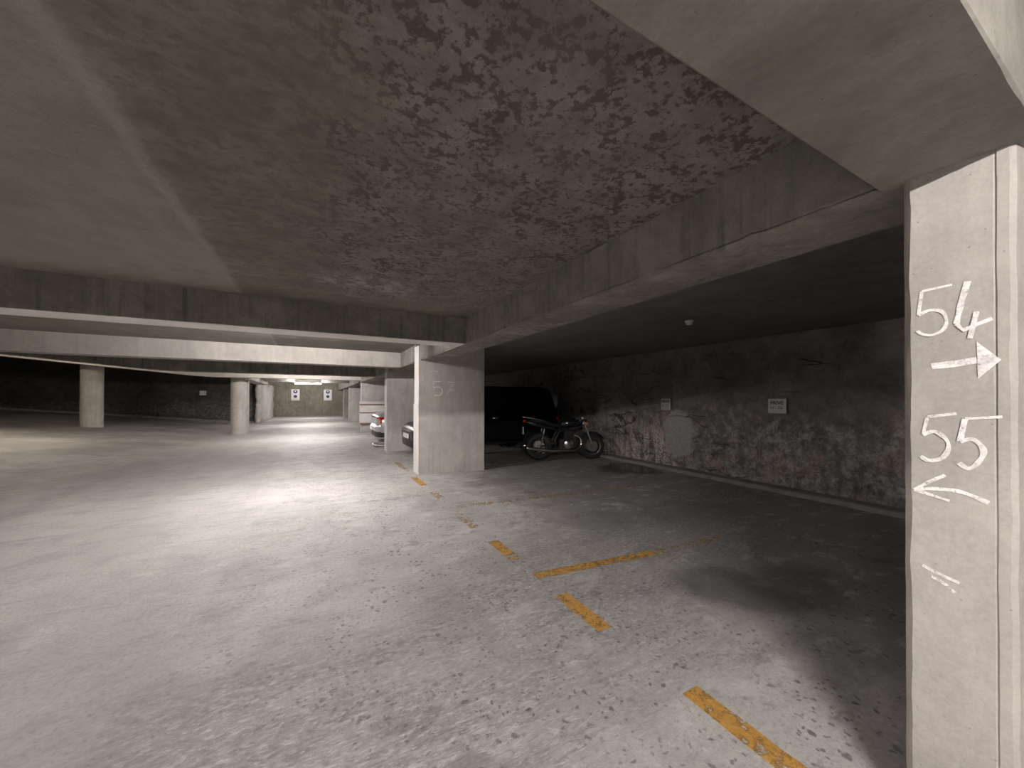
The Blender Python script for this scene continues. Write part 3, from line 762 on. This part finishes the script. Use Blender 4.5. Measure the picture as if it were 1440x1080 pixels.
def black_car():
    t = thing('car', 'tall black car parked nose out behind the 57 pillar', 'car', (2.02, 9.28, 0))
    bm = bmesh.new()
    loft(bm, [superellipse(x, w, zb, zt) for x, w, zb, zt in ((.0, .62, .48, .70), (.04, .72, .36, .80), (.16, .80, .30, .87), (.5, .855, .28, .93), (1.0, .87, .27, 1.0), (1.3, .875, .26, 1.06),
         (2.4, .875, .26, 1.07), (3.5, .87, .27, 1.07), (3.9, .84, .32, 1.05), (4.05, .76, .42, .98))])
    obj('body', bm, M['black_paint'], t, True, 50)
    cabin(t, [(.88, .98), (1.42, 1.68), (1.62, 1.79), (3.6, 1.79), (3.82, 1.70), (4.0, .98)], .83, .66, .98, 1.79, M['black_paint'],
          [[(1.32, 1.10), (1.66, 1.60), (2.22, 1.62), (2.22, 1.10)], [(2.32, 1.10), (2.32, 1.62), (3.0, 1.62), (3.06, 1.10)], [(3.16, 1.10), (3.1, 1.62), (3.58, 1.60), (3.8, 1.10)]],
          {'windscreen': ((.95, 1.06), (1.39, 1.64)), 'rear_window': ((3.97, 1.1), (3.83, 1.66))})
    for s in (-1, 1):
        for x in (.78, 3.25):
            wheel(t, x, s * .77, .335, .21, s)
            bm = bmesh.new(); lathe(bm, [(.40, s * .80), (.40, s * .876), (.365, s * .880), (.345, s * .80)], 36, 'y', (x, 0, .335), True)
            obj('wheel_arch', bm, M['black_plastic'], t, True, 40)
        bm = bmesh.new(); loft(bm, [[(x, s * y, z) for x, y, z in q] for q in (((.035, .50, .60), (.035, .50, .70), (.05, .50, .70), (.05, .50, .60)), ((.075, .66, .60), (.075, .66, .72), (.10, .66, .72), (.10, .66, .60)), ((.19, .79, .62), (.19, .79, .73), (.24, .79, .73), (.24, .79, .62)))])
        obj('headlight', bm, M['head'], t)['label'] = 'clear glass headlight'
        for x in (1.95, 2.85):
            bm = bmesh.new(); tube(bm, [(x, s * .868, .98), (x + .02, s * .895, .985), (x + .16, s * .895, .985), (x + .18, s * .868, .98)], .011, 6)
            obj('door_handle', bm, M['chrome'], t)
        bm = bmesh.new(); box(bm, 1.22, 1.32, min(s * .86, s * 1.02), max(s * .86, s * 1.02), 1.06, 1.2, .025)
        obj('wing_mirror', bm, M['black_plastic'], t)
        bm = bmesh.new(); box(bm, 3.98, 4.06, min(s * .6, s * .72), max(s * .6, s * .72), .72, .98, .012); obj('tail_light', bm, M['red_lamp'], t)
    bm = bmesh.new(); tube(bm, [(.01, -.46, .685), (-.005, 0, .69), (.01, .46, .685)], .012, 8); obj('grille_bar', bm, M['chrome'], t)
    bm = bmesh.new(); loft(bm, [[(x + o_, y, z) for o_, z in ((0, .30), (-.02, .36), (-.02, .48), (0, .55), (.2, .55), (.2, .30))] for x, y in ((.26, -.84), (.10, -.76), (.02, -.55), (.0, 0), (.02, .55), (.10, .76), (.26, .84))])
    obj('front_bumper', bm, M['black_plastic'], t, True, 40)
    bm = bmesh.new(); box(bm, -.035, -.015, -.26, .26, .50, .61, .003); obj('licence_plate', bm, M['plate'], t)
black_car()

def silver_car():
    t = thing('car', 'silver white car with a red tail light beyond the plain fin pillar', 'car', (1.80, 13.36, 0))
    bm = bmesh.new()
    loft(bm, [superellipse(x, w, zb, zt) for x, w, zb, zt in ((.0, .66, .45, .86), (.04, .76, .36, .95), (.14, .82, .30, .985), (.5, .85, .27, 1.0), (1.1, .855, .25, 1.0), (2.2, .86, .25, .98),
         (3.1, .86, .25, .95), (3.9, .84, .28, .86), (4.25, .76, .34, .76), (4.35, .64, .42, .66))])
    obj('body', bm, M['silver_paint'], t, True, 50)
    cabin(t, [(.75, .95), (1.2, 1.36), (1.5, 1.42), (2.35, 1.42), (2.6, 1.36), (3.25, .93)], .80, .62, .95, 1.42, M['silver_paint'],
          [[(1.05, 1.0), (1.32, 1.30), (1.95, 1.33), (1.95, 1.0)], [(2.03, 1.0), (2.03, 1.33), (2.5, 1.30), (2.95, 1.0)]],
          {'rear_window': ((.80, 1.01), (1.17, 1.33)), 'windscreen': ((3.18, .99), (2.63, 1.33))})
    bm = bmesh.new()
    loft(bm, [[(x + o_, y, z) for o_, z in ((0, .36), (-.045, .40), (-.05, .54), (0, .60), (.22, .60), (.22, .36))] for x, y in ((.34, .872), (.12, .85), (.03, .70), (.0, .4), (.0, -.4), (.03, -.70), (.12, -.85), (.34, -.872))])
    obj('rear_bumper', bm, M['silver_paint'], t, True, 40)
    bm = bmesh.new()
    loft(bm, [[(x + o_, y, z) for o_, z in ((0, .20), (-.03, .24), (-.03, .37), (.2, .37), (.2, .20))] for x, y in ((.34, .868), (.13, .84), (.04, .68), (.0, .4), (.0, -.4), (.04, -.68), (.13, -.84), (.34, -.868))])
    obj('bumper_valance', bm, M['black_plastic'], t, True, 40)
    bm = bmesh.new(); box(bm, -.012, .0, -.5, .5, .83, .87, .003); obj('trim_strip', bm, M['black_plastic'], t)
    for s in (-1, 1):
        bm = bmesh.new(); loft(bm, [[(x, s * y, z) for x, y, z in q] for q in (((.0, .52, .64), (.0, .52, .84), (.06, .52, .84), (.06, .52, .64)), ((.015, .68, .64), (.015, .68, .86), (.08, .68, .86), (.08, .68, .64)), ((.10, .815, .66), (.10, .815, .86), (.2, .80, .86), (.2, .80, .66)))])
        tl = obj('tail_light', bm, M['red_lamp'], t)
        bm = bmesh.new(); loft(bm, [[(x, s * y, z) for x, y, z in q] for q in (((.015, .66, .70), (.015, .66, .78), (.06, .66, .78), (.06, .66, .70)), ((.085, .815, .70), (.085, .815, .78), (.16, .80, .78), (.16, .80, .70)))])
        obj('indicator_lens', bm, M['amber'], tl)
        for x in (.95, 3.45): wheel(t, x, s * .76, .31, .19, s)
        bm = bmesh.new(); box(bm, 2.85, 2.95, min(s * .84, s * .98), max(s * .84, s * .98), .95, 1.07, .02); obj('wing_mirror', bm, M['silver_paint'], t)
        bm = bmesh.new(); tube(bm, [(1.6, s * .858, .85), (1.62, s * .88, .85), (1.76, s * .88, .85), (1.78, s * .858, .85)], .011, 6); obj('door_handle', bm, M['silver_paint'], t)
    bm = bmesh.new(); box(bm, -.065, -.05, .10, .60, .41, .53, .003); obj('licence_plate', bm, M['plate'], t)
silver_car()

# folded parking barrier on the floor
def barrier():
    t = thing('parking_barrier', 'folded steel parking barrier lying flat before the silver white car', 'parking barrier', (1.62, 11.55, 0))
    bm = bmesh.new(); tube(bm, catmull([(.62, .10, .05), (.2, .08, .055), (.02, .16, .06), (-.02, .45, .06), (.02, .74, .06), (.2, .82, .055), (.62, .80, .05)], 6), .022, 10)
    obj('hoop', bm, M['galv'], t, True)
    for y in (.10, .80):
        bm = bmesh.new(); box(bm, .54, .74, y - .05, y + .05, 0, .012, .002); box(bm, .60, .66, y - .03, y + .03, .012, .075, .004)
        obj('foot_bracket', bm, M['steel'], t)
    bm = bmesh.new(); box(bm, .05, .6, .26, .66, 0, .028, .006)
    obj('center_plate', bm, M['black_plastic'], t)
barrier()

def motorcycle():
    A = Vector((4.76, 7.50)); B = Vector((5.95, 7.06)); d = (B - A)
    t = thing('motorcycle', 'black motorcycle with chrome parts parked before the tall black car', 'motorcycle', (A.x, A.y, 0), math.atan2(d.y, d.x))
    WB = d.length + .04
    def bwheel(x, r, w):
        bm = bmesh.new(); n = 14; ring = []
        lathe(bm, [(r - w / 2 + w / 2 * math.cos(2 * PI * k / n), w * .5 * math.sin(2 * PI * k / n)) for k in range(n)], 44, 'y', (x, 0, r), True)
        o = obj('wheel', bm, M['rubber'], t, True)
        bm = bmesh.new(); lathe(bm, [(r - w * .95, -.035), (r - w * .78, -.04), (r - w * .78, .04), (r - w * .95, .035)], 44, 'y', (x, 0, r), True)
        lathe(bm, [(.045, -.07), (.05, -.05), (.03, -.03), (.03, .03), (.05, .05), (.045, .07)], 20, 'y', (x, 0, r))
        for k in range(16):
            a = 2 * PI * k / 16; s = -1 if k % 2 else 1
            tube(bm, [(x + .04 * math.cos(a + .3), s * .045, r + .04 * math.sin(a + .3)), (x + (r - w * .85) * math.cos(a), 0, r + (r - w * .85) * math.sin(a))], .0035, 5)
        obj('rim', bm, M['steel'], o, True, 40)
        for s in (-1, 1):
            bm = bmesh.new(); lathe(bm, [(.06, s * .075), (.125, s * .075), (.125, s * .081), (.06, s * .081)], 28, 'y', (x, 0, r), True)
            obj('brake_disc', bm, M['steel'], o)
    bwheel(0, .325, .15); bwheel(WB, .315, .12)
    def part(name, m, fn, par=None, sm=True):
        bm = bmesh.new(); fn(bm); return obj(name, bm, M[m], par or t, sm, 42)
    def ell(bm, secs, n=18):
        loft(bm, [[(x, w * math.cos(2 * PI * k / n), z + h * math.sin(2 * PI * k / n)) for k in range(n)] for x, z, w, h in secs])
    part('fuel_tank', 'bike_paint', lambda b: ell(b, [(.50, .84, .07, .04), (.54, .86, .12, .09), (.66, .89, .155, .12), (.80, .90, .165, .125), (.92, .89, .14, .11), (1.0, .87, .08, .07), (1.03, .86, .04, .03)]))
    part('seat', 'leather', lambda b: ell(b, [(-.20, .95, .07, .02), (-.16, .95, .12, .05), (.0, .93, .14, .06), (.2, .88, .13, .05), (.38, .82, .14, .05), (.5, .82, .11, .045), (.54, .83, .08, .02)]))
    part('tail_fairing', 'bike_paint', lambda b: ell(b, [(-.36, .93, .03, .02), (-.30, .91, .08, .06), (-.12, .86, .11, .07), (.15, .80, .10, .06), (.35, .76, .08, .05)]))
    part('tail_light', 'red_lamp', lambda b: ell(b, [(-.40, .93, .04, .02), (-.37, .93, .055, .03), (-.34, .93, .05, .03)], 12))
    part('grab_rail', 'chrome', lambda b: tube(b, catmull([(.12, .14, .93), (-.1, .15, .985), (-.3, .12, 1.02), (-.42, 0, 1.03), (-.3, -.12, 1.02), (-.1, -.15, .985), (.12, -.14, .93)], 6), .011, 8))
    def frame(b):
        for s in (-1, 1):
            tube(b, catmull([(WB - .22, s * .03, .84), (.85, s * .10, .72), (.5, s * .12, .70), (.36, s * .12, .45), (.40, s * .10, .30)], 5), .019, 8)
            tube(b, [(WB - .2, s * .03, .76), (.96, s * .09, .34), (.40, s * .10, .30)], .018, 8)
            tube(b, [(.40, s * .11, .42), (0, s * .10, .325)], .022, 8)
            tube(b, [(.45, s * .12, .72), (-.12, s * .11, .84)], .015, 8)
    part('frame', 'black_plastic', frame)
    def eng(b):
        box(b, .46, .90, -.15, .15, .28, .50, .03)
        for i in range(7): box(b, .56 + i * .004, .82 + i * .004, -.13, .13, .505 + i * .026, .518 + i * .026, .003)
        box(b, .60, .82, -.10, .10, .50, .70, .02)
    e = part('engine', 'engine', eng, None, False)
    for s in (-1, 1):
        part('crankcase_cover', 'chrome', lambda b: lathe(b, [(.11, s * .15), (.105, s * .172), (.06, s * .19), (.02, s * .193)], 28, 'y', (.68, 0, .39)), e)
        part('shock_absorber', 'chrome', lambda b: (tube(b, [(.02, s * .13, .36), (.10, s * .13, .76)], .014, 8), [lathe(b, [(.026, 0), (.03, .008), (.026, .016)], 14, 'z', (.035 + i * .009, s * .13, .43 + i * .045)) for i in range(6)]))
        part('exhaust_pipe', 'chrome', lambda b: tube(b, catmull([(.84, s * .10, .60), (.98, s * .13, .52), (.98, s * .15, .34), (.80, s * .17, .25), (.45, s * .19, .24), (.05, s * .21, .27), (-.35, s * .22, .32)], 7), [.021] * 29 + [.028, .036, .042, .044, .044, .044, .044, .044, .044, .044, .044, .044, .042, .036], 12))
        part('fork_leg', 'chrome', lambda b: tube(b, [(WB, s * .10, .315), (WB - .12, s * .10, .62), (WB - .23, s * .10, .92)], [.027, .026, .019], 10))
        part('foot_peg', 'chrome', lambda b: tube(b, [(.46, s * .14, .33), (.46, s * .29, .32)], [.012, .016], 8))
        m = part('mirror', 'black_plastic', lambda b: (tube(b, [(.92, s * .27, 1.03), (.94, s * .33, 1.15)], .006, 6), ell(b, [(.925, 1.18, .02, .015), (.935, 1.18, .07, .042), (.955, 1.18, .06, .036)], 16)))
        for v in m.data.vertices:
            if v.co.z > 1.13 and abs(v.co.y) < .12: v.co.y += s * .36
        part('mirror_glass', 'chrome', lambda b: lathe(b, [(.058, .0), (.058, .003)], 20, 'x', (.919, s * .36, 1.18)), m)
        part('indicator', 'amber', lambda b: lathe(b, [(.012, -.03), (.032, -.015), (.034, .01), (.015, .03)], 14, 'x', (WB - .2, s * .20, .88)))
        part('grip', 'rubber', lambda b: tube(b, [(.86, s * .27, 1.01), (.80, s * .38, .99)], .018, 10))
    part('handlebar', 'chrome', lambda b: tube(b, catmull([(.80, -.38, .99), (.88, -.25, 1.02), (.95, -.1, .96), (.95, .1, .96), (.88, .25, 1.02), (.80, .38, .99)], 5), .012, 8))
    hl = part('headlight', 'chrome', lambda b: lathe(b, [(.03, -.12), (.075, -.09), (.095, -.02), (.097, .02)], 28, 'x', (WB - .15, 0, .88)))
    part('headlight_lens', 'head', lambda b: lathe(b, [(.092, .021), (.08, .032), (.04, .042)], 28, 'x', (WB - .15, 0, .88)), hl)
    def fender(x, r, a0, a1, w):
        def f(b):
            n = 16; secs = []
            for i in range(n + 1):
                a = a0 + (a1 - a0) * i / n; c, s = math.cos(a), math.sin(a)
                secs.append([(x + rr * c, y, r + rr * s) for rr, y in ((r + .01, -w), (r + .035, -w * .8), (r + .045, 0), (r + .035, w * .8), (r + .01, w), (r + .03, 0))])
            loft(b, secs)
        return f
    part('mudguard', 'bike_paint', fender(WB, .315, .5, 2.6, .07))
    part('mudguard', 'bike_paint', fender(0, .325, .9, 2.9, .085))
    part('licence_plate', 'plate', lambda b: box(b, -.40, -.392, -.10, .10, .62, .80, .003), None, False)
    part('instrument_dial', 'chrome', lambda b: lathe(b, [(.045, 0), (.05, .02), (.05, .045), (.04, .05)], 22, 'z', (WB - .25, .06, .98)))
    part('instrument_dial', 'chrome', lambda b: lathe(b, [(.045, 0), (.05, .02), (.05, .045), (.04, .05)], 22, 'z', (WB - .25, -.06, .98)))
    part('side_stand', 'steel', lambda b: tube(b, [(.42, .12, .30), (.36, .26, .015), (.32, .29, .008)], .011, 8))
motorcycle()

# ------------------------------------------------------------------ camera, world, view
f, yaw, pitch, roll, cyy, H = 518.333, .491795907, .006421, .002193, 558.38, 1.45
cy_, sy_ = math.cos(yaw), math.sin(yaw)
fw = Vector((sy_ * math.cos(pitch), cy_ * math.cos(pitch), math.sin(pitch)))
r0 = Vector((cy_, -sy_, 0)); u0 = r0.cross(fw)
rr = r0 * math.cos(roll) + u0 * math.sin(roll); uu = -r0 * math.sin(roll) + u0 * math.cos(roll)
cam = bpy.data.cameras.new('camera'); co = bpy.data.objects.new('camera', cam); C.objects.link(co)
cam.sensor_width = 36; cam.sensor_fit = 'HORIZONTAL'; cam.lens = f / 1440 * 36; cam.clip_start = .02
cam.shift_y = (cyy - 540) / 1440
co.matrix_world = Matrix(((rr.x, uu.x, -fw.x, 0), (rr.y, uu.y, -fw.y, 0), (rr.z, uu.z, -fw.z, H), (0, 0, 0, 1)))
S.camera = co
w = bpy.data.worlds.new('world'); S.world = w; w.use_nodes = True
w.node_tree.nodes['Background'].inputs[0].default_value = (.02, .02, .02, 1)
S.view_settings.view_transform = 'Standard'; S.view_settings.look = 'None'
S.view_settings.exposure = 0.66; S.view_settings.gamma = 1.0; S.view_settings.use_curve_mapping = False
S.cycles.max_bounces = 12; S.cycles.diffuse_bounces = 8; S.cycles.use_denoising = True
